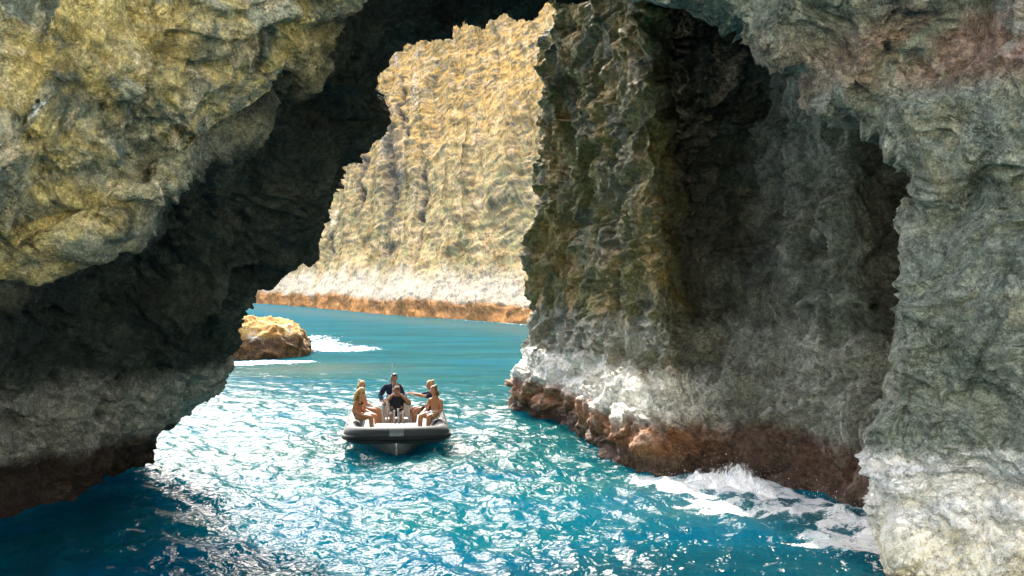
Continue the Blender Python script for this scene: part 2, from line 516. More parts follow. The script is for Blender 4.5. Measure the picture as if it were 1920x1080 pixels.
# far sunlit cliff
br = [(30, 40), (14, 72), (1.3, 92), (-9, 108), (-20, 130), (-36.5, 158), (-62, 200), (-110, 280)]
nrm = (-.861, -.509)
prof = [(-3, 5.5), (0.2, 3.6), (1.6, 2.9), (3.2, 1.2), (6, -1.4), (12, -6), (25, -16), (45, -31), (80, -57), (115, -83)]
ctrl = [[((x + nrm[0] * o) * S, (y + nrm[1] * o) * S, z * S) for z, o in prof] for x, y in br]
g, _ = cr(ctrl, 800)
g, _ = cr(np.swapaxes(g, 0, 1), 560)
g = np.swapaxes(g, 0, 1)
n = grid_normals(g)
if np.sum(n * (np.array([0, 0, 4.]) - g), axis=2).mean() < 0:
    n = -n; fl = True
else: fl = False
pp, nn = g.reshape(-1, 3), n.reshape(-1, 3)
along = (pp[:, 0] * -.509 + pp[:, 1] * .861)
q = np.stack([along, pp[:, 2], np.zeros(len(pp))], axis=1)
wob = fbm(q * 0.06, 3, 101)
calm = 0.7 + 0.3 * sstep(3, 9, pp[:, 2])
d = 1.2 * fbm((q - np.array([1.55, 0, 0]) * pp[:, 2:3]) * np.array([0.08, 0.04, 1]), 3, 90) * calm
d += 0.5 * (ridged((q - np.array([1.55, 0, 0]) * pp[:, 2:3]) * np.array([0.16, 0.05, 1]) + wob[:, None] * 0.4, 3, 93) - 0.8) * calm
zz = pp[:, 2] - 0.22 * along + 1.6 * wob + 0.5 * fbm(q * 0.25, 3, 104)
st = 0.7 * perlin(np.stack([zz * 0.5, along * 0.03, zz * 0], axis=1), 95) + 0.55 * perlin(np.stack([zz * 1.3, along * 0.08, zz * 0], axis=1), 96) + 0.35 * perlin(np.stack([zz * 2.9, along * 0.16, zz * 0], axis=1), 94)
d += 0.13 * np.sign(st) * np.abs(st) ** 0.6 * calm
d += 0.17 * fbm(pp * np.array([0.4, 0.4, 0.9]), 3, 97, 0.5) * calm
a, b = worley(pp * np.array([0.5, 0.5, 1.1]) + 0.4 * wob[:, None], 98)
d += 0.12 * (np.clip(b - a, 0, .5) - .2) * calm
# two dark gullies running down the face
gl = np.zeros(len(pp)); gl2 = np.zeros(len(pp))
for a0, sl, wd, z0, z1, depth in ((112, 1.65, 0.7, 13, 30, 1.2), (102, 1.65, 1.5, 4, 34, 0.8), (93.5, 1.6, 0.7, 6, 26, 0.9), (97, 1.7, 0.5, 22, 44, 0.8), (121, 1.6, 0.6, 5, 18, 0.7)):
    ax = a0 * S + sl * pp[:, 2] + 2.2 * perlin(q * 0.13 + 7, 99) + 1.0 * perlin(q * 0.4, 98)
    k = np.exp(-((along - ax) / wd) ** 2) * sstep(z0, z0 + 4, pp[:, 2]) * (1 - sstep(z1 - 8, z1, pp[:, 2]))
    d -= depth * k
    gl = np.maximum(gl, np.exp(-((along - ax) / (wd * 1.6)) ** 2) * sstep(z0 - 4, z0 + 4, pp[:, 2]) * (1 - sstep(z1 - 8, z1, pp[:, 2])))
    gl2 = np.maximum(gl2, 0.8 * np.exp(-((along - ax - 2.6) / 1.1) ** 2) * sstep(0.0, 0.5, perlin(q * 0.12 + a0, 107)))
g = (pp + nn * d[:, None]).reshape(g.shape)
zc = g[..., 2]
cliff = grid_object("cliff", g, m_cliff, {"face_u": along - 1.55 * pp[:, 2], "face_v": pp[:, 2], "gully": gl, "gully2": gl2,
                    "orange": sstep(14, 34, zc + 6 * (wob.reshape(zc.shape))), "green": 1 - sstep(14, 30, zc)}, fl)
tag(cliff, "sunlit tan and orange cliff with white salt band rising behind the turquoise bay", "cliff")

# unseen wall added behind the viewer to bounce sunlight onto the near rock
gx, gz = np.meshgrid(np.linspace(-70, 70, 160), np.linspace(-2, 26, 60), indexing='ij')
gp = np.stack([gx, -26 - gz * 0.35 + gx * gx * 0.003, gz], axis=2)
gn = np.broadcast_to(np.array([0, .94, .34]), gp.shape).reshape(-1, 3)
gp = rockdisp(gp.reshape(-1, 3), gn, 1.2, .9, .3, 77).reshape(gp.shape)
m_back = rock("bounce_wall_rock", (0.42, 0.41, 0.33), (0.66, 0.64, 0.53), (0.76, 0.74, 0.64))
back = grid_object("bounce_wall", gp, m_back, None, False)
tag(back, kind="structure")

# boulder in the bay
def blob(name, c, r, mat, seed, nu=150, nv=90, amp=0.3):
    th = np.linspace(0, 2 * np.pi, nu)
    ph = np.linspace(-0.35 * np.pi, 0.5 * np.pi, nv)
    T, H = np.meshgrid(th, ph, indexing='ij')
    e = lambda v, k: np.sign(v) * np.abs(v) ** k
    u = np.stack([e(np.cos(T), .8) * e(np.cos(H), .7), e(np.sin(T), .8) * e(np.cos(H), .7), e(np.sin(H), .9)], axis=2)
    g = u * np.array(r) + np.array(c)
    nm = u / np.linalg.norm(u, axis=2, keepdims=True)
    pts = g.reshape(-1, 3)
    d = amp * fbm(pts * 0.6, 4, seed) + amp * .8 * (ridged(pts * .9, 4, seed + 3) - .8)
    a, b = worley(pts * 1.6, seed + 4)
    d += amp * .6 * (np.clip(b - a, 0, .5) - .25)
    g = (pts + nm.reshape(-1, 3) * d[:, None]).reshape(g.shape)
    g[-1] = g[0]
    return grid_object(name, g, mat, None, False)


bx, by = Wp(455, 668)
bould = blob("boulder", (bx - 0.3, by + 2.0, -0.1), (3.5, 3.8, 2.05), m_boulder, 33, amp=0.2)
tag(bould, "golden brown rounded boulder washed by white foam in the turquoise bay", "boulder")

# ------------------------------------------------------------------ sea
ys = [5.0]
while ys[-1] < 190: ys.append(ys[-1] + max(0.055, 0.0040 * ys[-1]))
while ys[-1] < 6000: ys.append(ys[-1] * 1.15)
ys = np.array([-3000, -300, -40, 0, 3] + ys)
xs = list(np.arange(-16, 11, 0.06))
s_ = 0.08
while xs[-1] < 4000: s_ *= 1.13; xs.append(xs[-1] + s_)
s_ = 0.08
while xs[0] > -4000: s_ *= 1.10; xs.insert(0, xs[0] - s_)
xs = np.array(xs)
X, Y = np.meshgrid(xs, ys, indexing='ij')
near = 1 - sstep(60, 180, np.hypot(X, Y))
flatp = np.stack([X.ravel(), Y.ravel(), np.zeros(X.size)], axis=1)
Z = np.zeros(X.shape)
for k in range(14):
    ang = -2.0 + random.uniform(-1.0, 1.0)
    wl = random.choice((0.9, 1.3, 1.9, 2.6, 3.7, 5.2)) * random.uniform(.8, 1.2)
    ph = random.uniform(0, 6.3)
    c_ = np.sin((X * math.cos(ang) + Y * math.sin(ang)) * 2 * math.pi / wl + ph + 0.9 * perlin(flatp * 0.3, 200 + k).reshape(X.shape) * 3)
    Z += 0.0085 * wl ** 0.85 * (1 - 2 * np.abs(c_) ** 0.9 * 0.5 + c_ * 0.5)
rd = ridged(flatp * np.array([1.0, 0.75, 1]), 3, 210).reshape(X.shape)
Z += 0.06 * (rd - 0.8)
Z += 0.05 * fbm(flatp * 1.9, 3, 215).reshape(X.shape)
Z = Z * near * (1 - 0.8 * sstep(28, 50, Y)) - 0.06

foam = np.zeros(X.shape)
def blot(px, py, rx, ry, amt, rot=0.0):
    x0, y0 = Wp(px, py)
    dx, dy = X - x0, Y - y0
    ca, sa = math.cos(rot), math.sin(rot)
    u, v = (dx * ca + dy * sa) / rx, (-dx * sa + dy * ca) / ry
    return amt * np.exp(-(u * u + v * v))
streakn = fbm(np.stack([X.ravel() * 1.3 + Y.ravel() * .5, Y.ravel() * 0.8, X.ravel() * 0], axis=1), 4, 300, .6).reshape(X.shape)
lace = ridged(flatp * 1.25, 4, 310).reshape(X.shape)
# breaking water along the right wall
right_blots = [(1230, 905, .8, .6, 1.25), (1300, 915, .8, .7, 1.3), (1380, 912, .8, .8, 1.3), (1450, 925, .8, .7, .95), (1530, 950, .9, .8, .8), (1600, 990, .8, .8, .9),
               (1650, 1030, .7, .7, .9), (1560, 1015, .9, .5, .7), (1450, 965, 1.1, .5, .55), (1350, 950, 1.2, .5, .55), (1020, 770, .8, 2.2, .7), (1110, 850, .8, 1.3, .6), (1160, 880, .7, 1., .6), (1420, 950, 2.2, 1.4, .36), (1560, 1000, 1.8, 1.3, .42), (1250, 930, 1.6, 1.0, .34), (1620, 1060, 1.4, 1.0, .42)]
for b_ in right_blots: foam += blot(*b_)
# wash round the boulder, along the far shore
foam += blot(588, 640, 1.7, 8.0, .85) + blot(625, 646, 2.2, 5.0, .7) + blot(662, 655, 2.0, 3.0, .6) + blot(520, 676, 2.0, .8, 1.3) + blot(650, 652, 2.4, 1.8, .9, 0.2) + blot(560, 630, 2, 3, .9) + blot(480, 678, 3, 1.0, 1.1) + blot(430, 682, 2, .9, 1.1)
al = X * -.509 + Y * .861
off = (X - 1.3 * S) * nrm[0] + (Y - 92 * S) * nrm[1]
foam += 0.9 * np.exp(-((off - 4.6 - 1.2 * perlin(np.stack([al.ravel() * .12, al.ravel() * 0, al.ravel() * 0], axis=1), 305).reshape(X.shape)) / 1.8) ** 2) * near
foam = sstep(0.45, 1.55, foam * (0.75 + 0.55 * lace) + 0.35 * streakn * (foam > 0.12))
swell = blot(1290, 905, 1.0, .8, .12) + blot(1385, 910, .9, .6, .14) + blot(1560, 975, 1.2, .8, .2)
Z += swell * (0.75 + 0.35 * (lace - .5)) + 0.10 * swell * fbm(flatp * 6, 3, 320).reshape(X.shape)

w = N("sea_water")
dp = w.noise(0.10, 4, 0.5)
big = w.noise(0.35, 5, 0.55)
shal = w.attr("shallow")
col = w.mix(w.rng(big, 0.35, 0.65), (0.0, 0.068, 0.125), (0.001, 0.070, 0.088))
col = w.mix(w.m('MULTIPLY', shal, w.rng(w.noise(0.16, 5, 0.6, w.scale(w.pos, (0.5, 1.6, 1)), 0.8), 0.35, 0.62, 0.35, 1)), col, (0.002, 0.041, 0.047))
col = w.mix(w.m('MULTIPLY', shal, w.rng(w.noise(0.45, 6, 0.65, w.scale(w.pos, (0.35, 1.5, 1)), 1.0), 0.42, 0.62, 0, 0.6)), col, (0.010, 0.068, 0.068))
col = w.mix(w.attr("murk"), col, (0.05, 0.075, 0.062))
col = w.mix(w.attr("deep"), col, (0.003, 0.035, 0.05))
fm = w.attr("foam")
fn = w.noise(5.5, 7, 0.7, w.scale(w.pos, (1, 0.7, 1)))
ff = w.rng(w.m('ADD', fm, w.m('MULTIPLY', w.m('SUBTRACT', w.m('ADD', w.m('MULTIPLY', fn, .6), w.m('MULTIPLY', w.noise(15, 6, 0.7, None, 1.0), .4)), 0.5), 4.6)), 0.36, 0.95)
ff = w.m('MULTIPLY', ff, w.rng(fm, 0.02, 0.15))
col = w.mix(ff, col, (0.82, 0.85, 0.85))
h1 = w.noise(2.6, 3, 0.5, w.scale(w.pos, (1.0, 0.8, 1)), 0.5)
h2 = w.noise(7.0, 2, 0.5, None, 0.3)
ch = w.attr('chop')
nb = w.bump(w.m('MULTIPLY', h1, ch), 1.0, 0.15)
nb = w.bump(w.m('MULTIPLY', h2, ch), 1.0, 0.035, nb)
w.set(Base_Color=col, Roughness=0.9, Normal=nb)
w.b.inputs['Specular IOR Level'].default_value = 0.0
w.b.subsurface_method = 'BURLEY'
w.put(w.b.inputs['Subsurface Weight'], w.m('SUBTRACT', 1.0, ff))
w.b.inputs['Subsurface Radius'].default_value = (0.15, 1.1, 1.5)
w.b.inputs['Subsurface Scale'].default_value = 2.0
gl_ = w.new("ShaderNodeBsdfGlossy"); gl_.inputs["Roughness"].default_value = 0.07
w.put(gl_.inputs["Normal"], nb)
fr_ = w.new("ShaderNodeFresnel"); fr_.inputs["IOR"].default_value = 1.33
w.put(fr_.inputs["Normal"], nb)
mx_ = w.new("ShaderNodeMixShader")
w.put(mx_.inputs[0], w.m('MULTIPLY', w.m('MINIMUM', w.m('MULTIPLY', fr_.outputs[0], 0.60), 0.14), w.m('SUBTRACT', 1.0, ff)))
w.t.links.new(w.b.outputs[0], mx_.inputs[1]); w.t.links.new(gl_.outputs[0], mx_.inputs[2])
w.t.links.new(mx_.outputs[0], w.t.nodes["Material Output"].inputs["Surface"])
deepm = np.clip(blot(1500, 1080, 3.4, 3.0, 1.0) + blot(1150, 1120, 2.6, 2.0, .8), 0, 1)
murk = np.clip(blot(560, 690, 4.0, 3.5, .8) + blot(1480, 960, 2.4, 1.3, .6) + blot(1250, 915, 1.2, .9, .4) + 0.5 * np.exp(-((off - 9) / 5) ** 2), 0, .85)
shallow = sstep(17, 26, Y) * near
chop = (1 - 0.45 * sstep(26, 34, Y)) * (1 - 0.62 * sstep(32, 54, Y))
sea = grid_object("sea", np.stack([X, Y, Z], axis=2), w.mat, {"foam": foam, "deep": deepm, "murk": murk, "shallow": shallow, "chop": chop}, False)
tag(sea, "turquoise glittering sea", "sea", kind="structure")

# spray thrown up where the swell breaks on the right wall
m_spray = flat("spray", (0.85, 0.88, 0.9), 0.6)
bmv, bmf = [], []
for k in range(450):
    x0, y0 = Wp(*random.choice(((1240, 900), (1330, 897), (1385, 895), (1385, 895), (1400, 900), (1440, 915), (1540, 945), (1600, 975))))
    x = x0 + random.gauss(0, .42); y = y0 + random.gauss(0, .22)
    zz_ = abs(random.gauss(0, .26)) * math.exp(-((x - Wp(1385, 895)[0]) / 1.6) ** 2) + abs(random.gauss(0, .05))
    r = random.uniform(.003, .006) * (1 if random.random() < .9 else 1.8)
    b0 = len(bmv)
    bmv += [(x + r, y, zz_), (x - r, y, zz_), (x, y + r, zz_), (x, y - r, zz_), (x, y, zz_ + r * 1.6), (x, y, zz_ - r * 1.6)]
    bmf += [(b0 + a, b0 + b, b0 + c) for a, b, c in ((0, 2, 4), (2, 1, 4), (1, 3, 4), (3, 0, 4), (2, 0, 5), (1, 2, 5), (3, 1, 5), (0, 3, 5))]
me = bpy.data.meshes.new("sea_spray"); me.from_pydata(bmv, [], bmf); me.materials.append(m_spray)
spray = bpy.data.objects.new("sea_spray", me); C.objects.link(spray)
tag(spray, "white spray splashing against the foot of the right wall", "spray", kind="stuff")

# torn sheets of white water running up and off the rock where the swell breaks
ws_ = N("white_water")
vn = ws_.noise(1.0, 7, 0.68, ws_.scale(ws_.pos, (9, 9, 2.6)), 0.6)
al_ = ws_.rng(ws_.m('ADD', vn, ws_.m('MULTIPLY', ws_.m('SUBTRACT', ws_.attr("dense"), 0.5), 0.9)), 0.34, 0.78)
ws_.set(Base_Color=(0.84, 0.87, 0.9), Roughness=0.6, Alpha=al_)
ws_.b.inputs["Subsurface Weight"].default_value = 0.0
wv, wf, wd = [], [], []
for (pa, pb, hgt, back, sd) in (((1255, 905), (1505, 935), .9, .25, 1), ((1290, 912), (1480, 938), .65, -.12, 2), ((1330, 920), (1450, 938), .25, -.5, 4), ((1520, 948), (1660, 1010), .32, .12, 3), ((1190, 896), (1300, 912), .20, .0, 5)):
    A, B = Wp(*pa), Wp(*pb)
    nx, nz = 90, 26
    b0 = len(wv)
    for i in range(nx):
        t = i / (nx - 1)
        env = math.sin(math.pi * t) ** .7 * (0.65 + 0.5 * math.sin(7.3 * t + sd) * math.sin(3.1 * t + 2 * sd))
        for k in range(nz):
            u = k / (nz - 1)
            jag = 1 + .10 * math.sin(23 * t + sd) + .06 * math.sin(51 * t + 2 * sd)
            z_ = hgt * env * u * jag - .03
            dd = back * u + .10 * math.sin(11 * t + 3 * u + sd) - .22 * (1 - u) ** 2
            wv.append((A[0] + (B[0] - A[0]) * t + .05 * math.sin(31 * t + 5 * u), A[1] + (B[1] - A[1]) * t + dd, z_))
            wd.append((1 - u) ** .8 * .95 * min(1, 6 * t, 6 * (1 - t)))
    for i in range(nx - 1):
        for k in range(nz - 1):
            wf.append((b0 + i * nz + k, b0 + (i + 1) * nz + k, b0 + (i + 1) * nz + k + 1, b0 + i * nz + k + 1))
me = bpy.data.meshes.new("breaking_wave"); me.from_pydata(wv, [], wf)
at_ = me.attributes.new("dense", 'FLOAT', 'POINT'); at_.data.foreach_set("value", np.array(wd, dtype=np.float32))
me.polygons.foreach_set("use_smooth", [True] * len(wf)); me.materials.append(ws_.mat)
bw = bpy.data.objects.new("breaking_wave", me); C.objects.link(bw)
tag(bw, "torn white water of a swell breaking on the brown foot of the right wall", "wave", kind="stuff")

# ------------------------------------------------------------------ boat
M_TUBE = flat("tube_rubber", (0.042, 0.050, 0.052), 0.65)
M_STRAKE = flat("strake_rubber", (0.015, 0.018, 0.02), 0.5)
M_HULL = flat("hull_paint", (0.13, 0.155, 0.16), 0.35)
M_WHITE = flat("white_gelcoat", (0.42, 0.43, 0.43), 0.35)
M_DECK = flat("deck_paint", (0.13, 0.14, 0.14), 0.6)
M_BLACK = flat("black_plastic", (0.02, 0.02, 0.022), 0.4)
M_STEEL = flat("rail_steel", (0.6, 0.6, 0.6), 0.25, 1.0)
M_SEAT = flat("seat_vinyl", (0.30, 0.30, 0.29), 0.5)
M_SCREEN = flat("windscreen_plastic", (0.06, 0.09, 0.10), 0.08)


def mesh_obj(name, v, f, mat, parent=None, smooth=True):
    me = bpy.data.meshes.new(name)
    me.from_pydata([tuple(q) for q in v], [], f)
    if smooth: me.polygons.foreach_set("use_smooth", [True] * len(me.polygons))
    me.materials.append(mat)
    o = bpy.data.objects.new(name, me)
    C.objects.link(o)
    if parent: o.parent = parent
    return o


def sweep(path, rad, nseg=14, squash=1.0, cap=True):
    """tube along a path; rad a number or list"""
    path = [Vector(p) for p in path]
    n = len(path)
    rad = rad if isinstance(rad, (list, tuple)) else [rad] * n
    v, f = [], []
    for i, p in enumerate(path):
        t = (path[min(i + 1, n - 1)] - path[max(i - 1, 0)]).normalized()
        up = Vector((0, 0, 1)) if abs(t.z) < 0.95 else Vector((0, 1, 0))
        s = t.cross(up).normalized(); u = s.cross(t)
        for k in range(nseg):
            a = 2 * math.pi * k / nseg
            v.append(p + (s * math.cos(a) + u * math.sin(a) * squash) * rad[i])
    for i in range(n - 1):
        for k in range(nseg):
            k2 = (k + 1) % nseg
            f.append((i * nseg + k, i * nseg + k2, (i + 1) * nseg + k2, (i + 1) * nseg + k))
    if cap:
        f.append(tuple(range(nseg))[::-1]); f.append(tuple((n - 1) * nseg + k for k in range(nseg)))
    return v, f


def boxes(name, items, mat, parent, bev=0.02):
    """bevelled boxes (cx,cy,cz,sx,sy,sz[,taper]) in one mesh"""
    bm = bmesh.new()
    for it in items:
        cx, cy, cz, sx, sy, sz = it[:6]
        tp = it[6] if len(it) > 6 else 1.0
        r = bmesh.ops.create_cube(bm, size=1.0)
        for q in r['verts']:
            k = tp if q.co.z > 0 else 1
            q.co = Vector((cx + q.co.x * sx * k, cy + q.co.y * sy * k, cz + q.co.z * sz))
    bmesh.ops.bevel(bm, geom=bm.edges[:], offset=bev, segments=3, affect='EDGES', profile=0.5)
    me = bpy.data.meshes.new(name); bm.to_mesh(me); bm.free()
    me.polygons.foreach_set("use_smooth", [True] * len(me.polygons))
    me.materials.append(mat)
    o = bpy.data.objects.new(name, me); C.objects.link(o); o.parent = parent
    return o


boat = bpy.data.objects.new("inflatable_boat", None)
C.objects.link(boat)
BO = Vector(((745 - 960) / F * 27.6 - 0.17, 29.1, 0))
boat.location = BO
BR = math.radians(5.8)
boat.rotation_euler = (0, 0, BR)
tag(boat, "grey rigid inflatable boat carrying six people towards the viewer through the bay", "boat")
HB, TR = 1.10, 0.205
path = []
for y in np.linspace(3.0, -2.0, 14): path.append((-HB, y, 0.47))
for a in np.linspace(0, math.pi / 2, 13)[1:]:
    path.append((-HB * max(0, math.cos(a)) ** 0.62, -2.0 - 0.75 * math.sin(a) ** 0.8, 0.47 + 0.04 * math.sin(a)))
half = path
half[-1] = (0.0, half[-1][1], half[-1][2])
full = half + [(-x, y, z) for x, y, z in half[-2::-1]]
rads = [TR] * len(full)
rads[0] = rads[-1] = TR * .55; rads[1] = rads[-2] = TR * .95
v, f = sweep(full, rads, 20)
tube = mesh_obj("tube", v, f, M_TUBE, boat)
off_path = []
for i, p in enumerate(full):
    t = (Vector(full[min(i + 1, len(full) - 1)]) - Vector(full[max(i - 1, 0)])).normalized()
    o_ = t.cross(Vector((0, 0, 1)))
    if o_.dot(Vector((p[0], p[1], 0))) < 0: o_ = -o_
    off_path.append(Vector(p) + o_ * TR * 0.97 + Vector((0, 0, -0.05)))
v, f = sweep(off_path[1:-1], 0.045, 8, 1.5)
mesh_obj("rubbing_strake", v, f, M_STRAKE, boat)
# tube seams / bow patch
cp = []
v, f = [], []
for i in range(7):
    x = -0.17 + 0.34 * i / 6
    for k in range(8):
        a = -0.5 + 1.7 * k / 7
        yb = -2.75 + 0.75 * (1 - (1 - (abs(x) / HB) ** 3.2) ** 0.4)
        v.append((x, yb - math.cos(a) * (TR + .006), 0.52 + math.sin(a) * (TR + .006)))
for i in range(6):
    for k in range(7): f.append((i * 8 + k, (i + 1) * 8 + k, (i + 1) * 8 + k + 1, i * 8 + k + 1))
mesh_obj("bow_patch", v, f, M_HULL, boat)
# hull: V sections
v, f = [], []
secs = [(3.0, 0.95, -0.35), (1.0, 0.95, -0.36), (-1.0, 0.92, -0.34), (-1.9, 0.78, -0.26), (-2.4, 0.52, -0.13), (-2.72, 0.26, 0.10), (-2.88, 0.04, 0.34)]
for y, hw, zk in secs:
    v += [(-hw, y, 0.36), (-hw * .82, y, 0.12 + .2 * max(0, -y - 1.5) / 1.4), (-hw * .4, y, (zk + .12) * .5 + .02), (0, y, zk), (hw * .4, y, (zk + .12) * .5 + .02), (hw * .82, y, 0.12 + .2 * max(0, -y - 1.5) / 1.4), (hw, y, 0.36)]
for i in range(len(secs) - 1):
    for k in range(6): f.append((i * 7 + k, i * 7 + k + 1, (i + 1) * 7 + k + 1, (i + 1) * 7 + k))
f.append(tuple(range(7)))
mesh_obj("hull", v, f, M_HULL, boat)
v, f = sweep([(0, s[0] - .01, s[2] - .01) for s in secs], 0.025, 8)
mesh_obj("keel_guard", v, f, M_WHITE, boat)
boxes("deck", [(0, 0.3, 0.27, 1.78, 5.0, 0.06)], M_DECK, boat, 0.01)
boxes("bow_locker", [(0, -1.95, 0.48, 1.2, .75, .36, .9)], M_DECK, boat, 0.05)
boxes("front_seat", [(0, -0.45, 0.46, 0.62, .42, .36)], M_SEAT, boat, 0.05)
con = boxes("console", [(0, 0.35, 0.66, 0.86, .55, .74, .86)], M_WHITE, boat, 0.1)
ws = boxes("windscreen", [(0, 0.25, 1.08, .62, .03, .14, .8)], M_SCREEN, con, 0.012)
v, f = [], []
wheel = [(0.17 * math.cos(a), 0.70 + .05 * math.sin(a), 1.0 + 0.17 * math.sin(a)) for a in np.linspace(0, 2 * math.pi, 25)]
v, f = sweep(wheel, 0.016, 6)
mesh_obj("steering_wheel", v, f, M_BLACK, con)
boxes("helm_seat", [(0, 1.45, 0.52, .6, .6, .45), (0, 1.72, 0.85, .56, .1, .4)], M_SEAT, boat, 0.05)
for sx in (-1, 1):
    v, f = sweep([(sx * .36, .12, .3), (sx * .36, .12, 1.0), (sx * .33, .14, 1.08), (0, .15, 1.10)], 0.017, 8)
    mesh_obj("grab_rail", v, f, M_STEEL, boat)
for x, y, hh in ((-.36, -.95, .80), (-.24, -.98, .82), (-.06, -1.5, .30), (.04, -1.5, .34), (.16, -1.48, .28)):
    z0 = 0.3 if hh > .5 else .66
    v, f = sweep([(x, y, z0), (x, y, z0 + hh * .85), (x, y, z0 + hh)], [.022, .022, .028], 10)
    mesh_obj("rod_holder", v, f, M_WHITE, boat)
v, f = sweep([(-.12, 1.0, .3), (-.12, 1.0, 1.2), (-.125, 1.0, 1.95)], [.018, .012, .006], 8)
mesh_obj("antenna", v, f, M_WHITE, boat)
eng = boxes("outboard_engine", [(0, 3.25, 0.85, .42, .55, .5, .85)], M_BLACK, boat, 0.08)
boxes("engine_leg", [(0, 3.3, 0.2, .16, .25, .9)], M_BLACK, eng, 0.03)
# rope along the tubes
for sx in (-1, 1):
    pts = []
    for i in range(41):
        y = 2.4 - 4.2 * i / 40
        pts.append((sx * (HB + .10 + .03 * abs(math.sin(i * math.pi / 8))), y, 0.47 + TR * .93 - .05 * abs(math.sin(i * math.pi / 8))))
    v, f = sweep(pts, 0.011, 6)
    mesh_obj("grab_rope", v, f, M_STRAKE, boat)

# ------------------------------------------------------------------ people
def skinmat(name, c): 
    n = N(name)
    f = n.noise(7, 3)
    n.set(Base_Color=n.mix(f, tuple(x * .9 for x in c), tuple(x * 1.08 for x in c)), Roughness=.5)
    return n.mat
SKINS = [skinmat("tanned_skin", (0.37, 0.175, 0.085)), skinmat("fair_skin", (0.42, 0.21, 0.115)), skinmat("brown_skin", (0.27, 0.14, 0.08))]
M_EYE = flat("eye_dark", (0.02, 0.015, 0.012), .3)
M_LIP = flat("lip_pink", (0.36, 0.13, 0.11), .5)
def hairmat(name, c):
    n = N(name)
    f = n.noise(60, 3, .6, n.scale(n.pos, (1, 1, .12)))
    n.set(Base_Color=n.mix(f, tuple(x * .55 for x in c), tuple(x * 1.4 for x in c)), Roughness=.5, Normal=n.bump(f, .8, .01))
    return n.mat
HAIR = {"blonde": hairmat("blonde_hair", (0.50, 0.31, 0.10)), "brown": hairmat("brown_hair", (0.16, 0.085, 0.04)), "black": hairmat("black_hair", (0.025, 0.018, 0.014))}
CLOTH = {"black": flat("black_cloth", (0.018, 0.022, 0.03), .85), "navy": flat("navy_cloth", (0.02, 0.03, 0.06), .85), "white": flat("white_cloth", (0.7, 0.68, 0.66), .85), "charcoal": flat("charcoal_cloth", (0.05, 0.05, 0.055), .85), "red": flat("maroon_cloth", (0.12, 0.03, 0.03), .85)}

BASE = dict(pelvis=(0, 0, .11), spine=(0, .03, .27), chest=(0, .01, .42), neck=(0, -.005, .535), hb=(0, -.02, .59), head=(0, -.04, .675),
            shL=(-.165, .0, .465), elL=(-.23, -.06, .22), wrL=(-.19, -.27, .15), haL=(-.17, -.345, .135),
            shR=(.165, .0, .465), elR=(.23, -.06, .22), wrR=(.19, -.27, .15), haR=(.17, -.345, .135),
            hiL=(-.09, -.04, .09), knL=(-.12, -.44, .11), anL=(-.12, -.47, -.27), toL=(-.12, -.60, -.33),
            hiR=(.09, -.04, .09), knR=(.12, -.44, .11), anR=(.12, -.47, -.27), toR=(.12, -.60, -.33))
RAD = dict(pelvis=.135, spine=.115, chest=.13, neck=.058, hb=.052, sh=.062, el=.043, wr=.029, ha=.033, hi=.092, kn=.06, an=.04, to=.035)
BONES = [("pelvis", "spine"), ("spine", "chest"), ("chest", "neck"), ("neck", "hb")]
for s2 in "LR":
    BONES += [("chest", "sh" + s2), ("sh" + s2, "el" + s2), ("el" + s2, "wr" + s2), ("wr" + s2, "ha" + s2),
              ("pelvis", "hi" + s2), ("hi" + s2, "kn" + s2), ("kn" + s2, "an" + s2), ("an" + s2, "to" + s2)]


def seg_dist(p, a, b):
    ab = b - a
    t = max(0, min(1, (p - a).dot(ab) / max(ab.length_squared, 1e-9)))
    return (p - a - ab * t).length


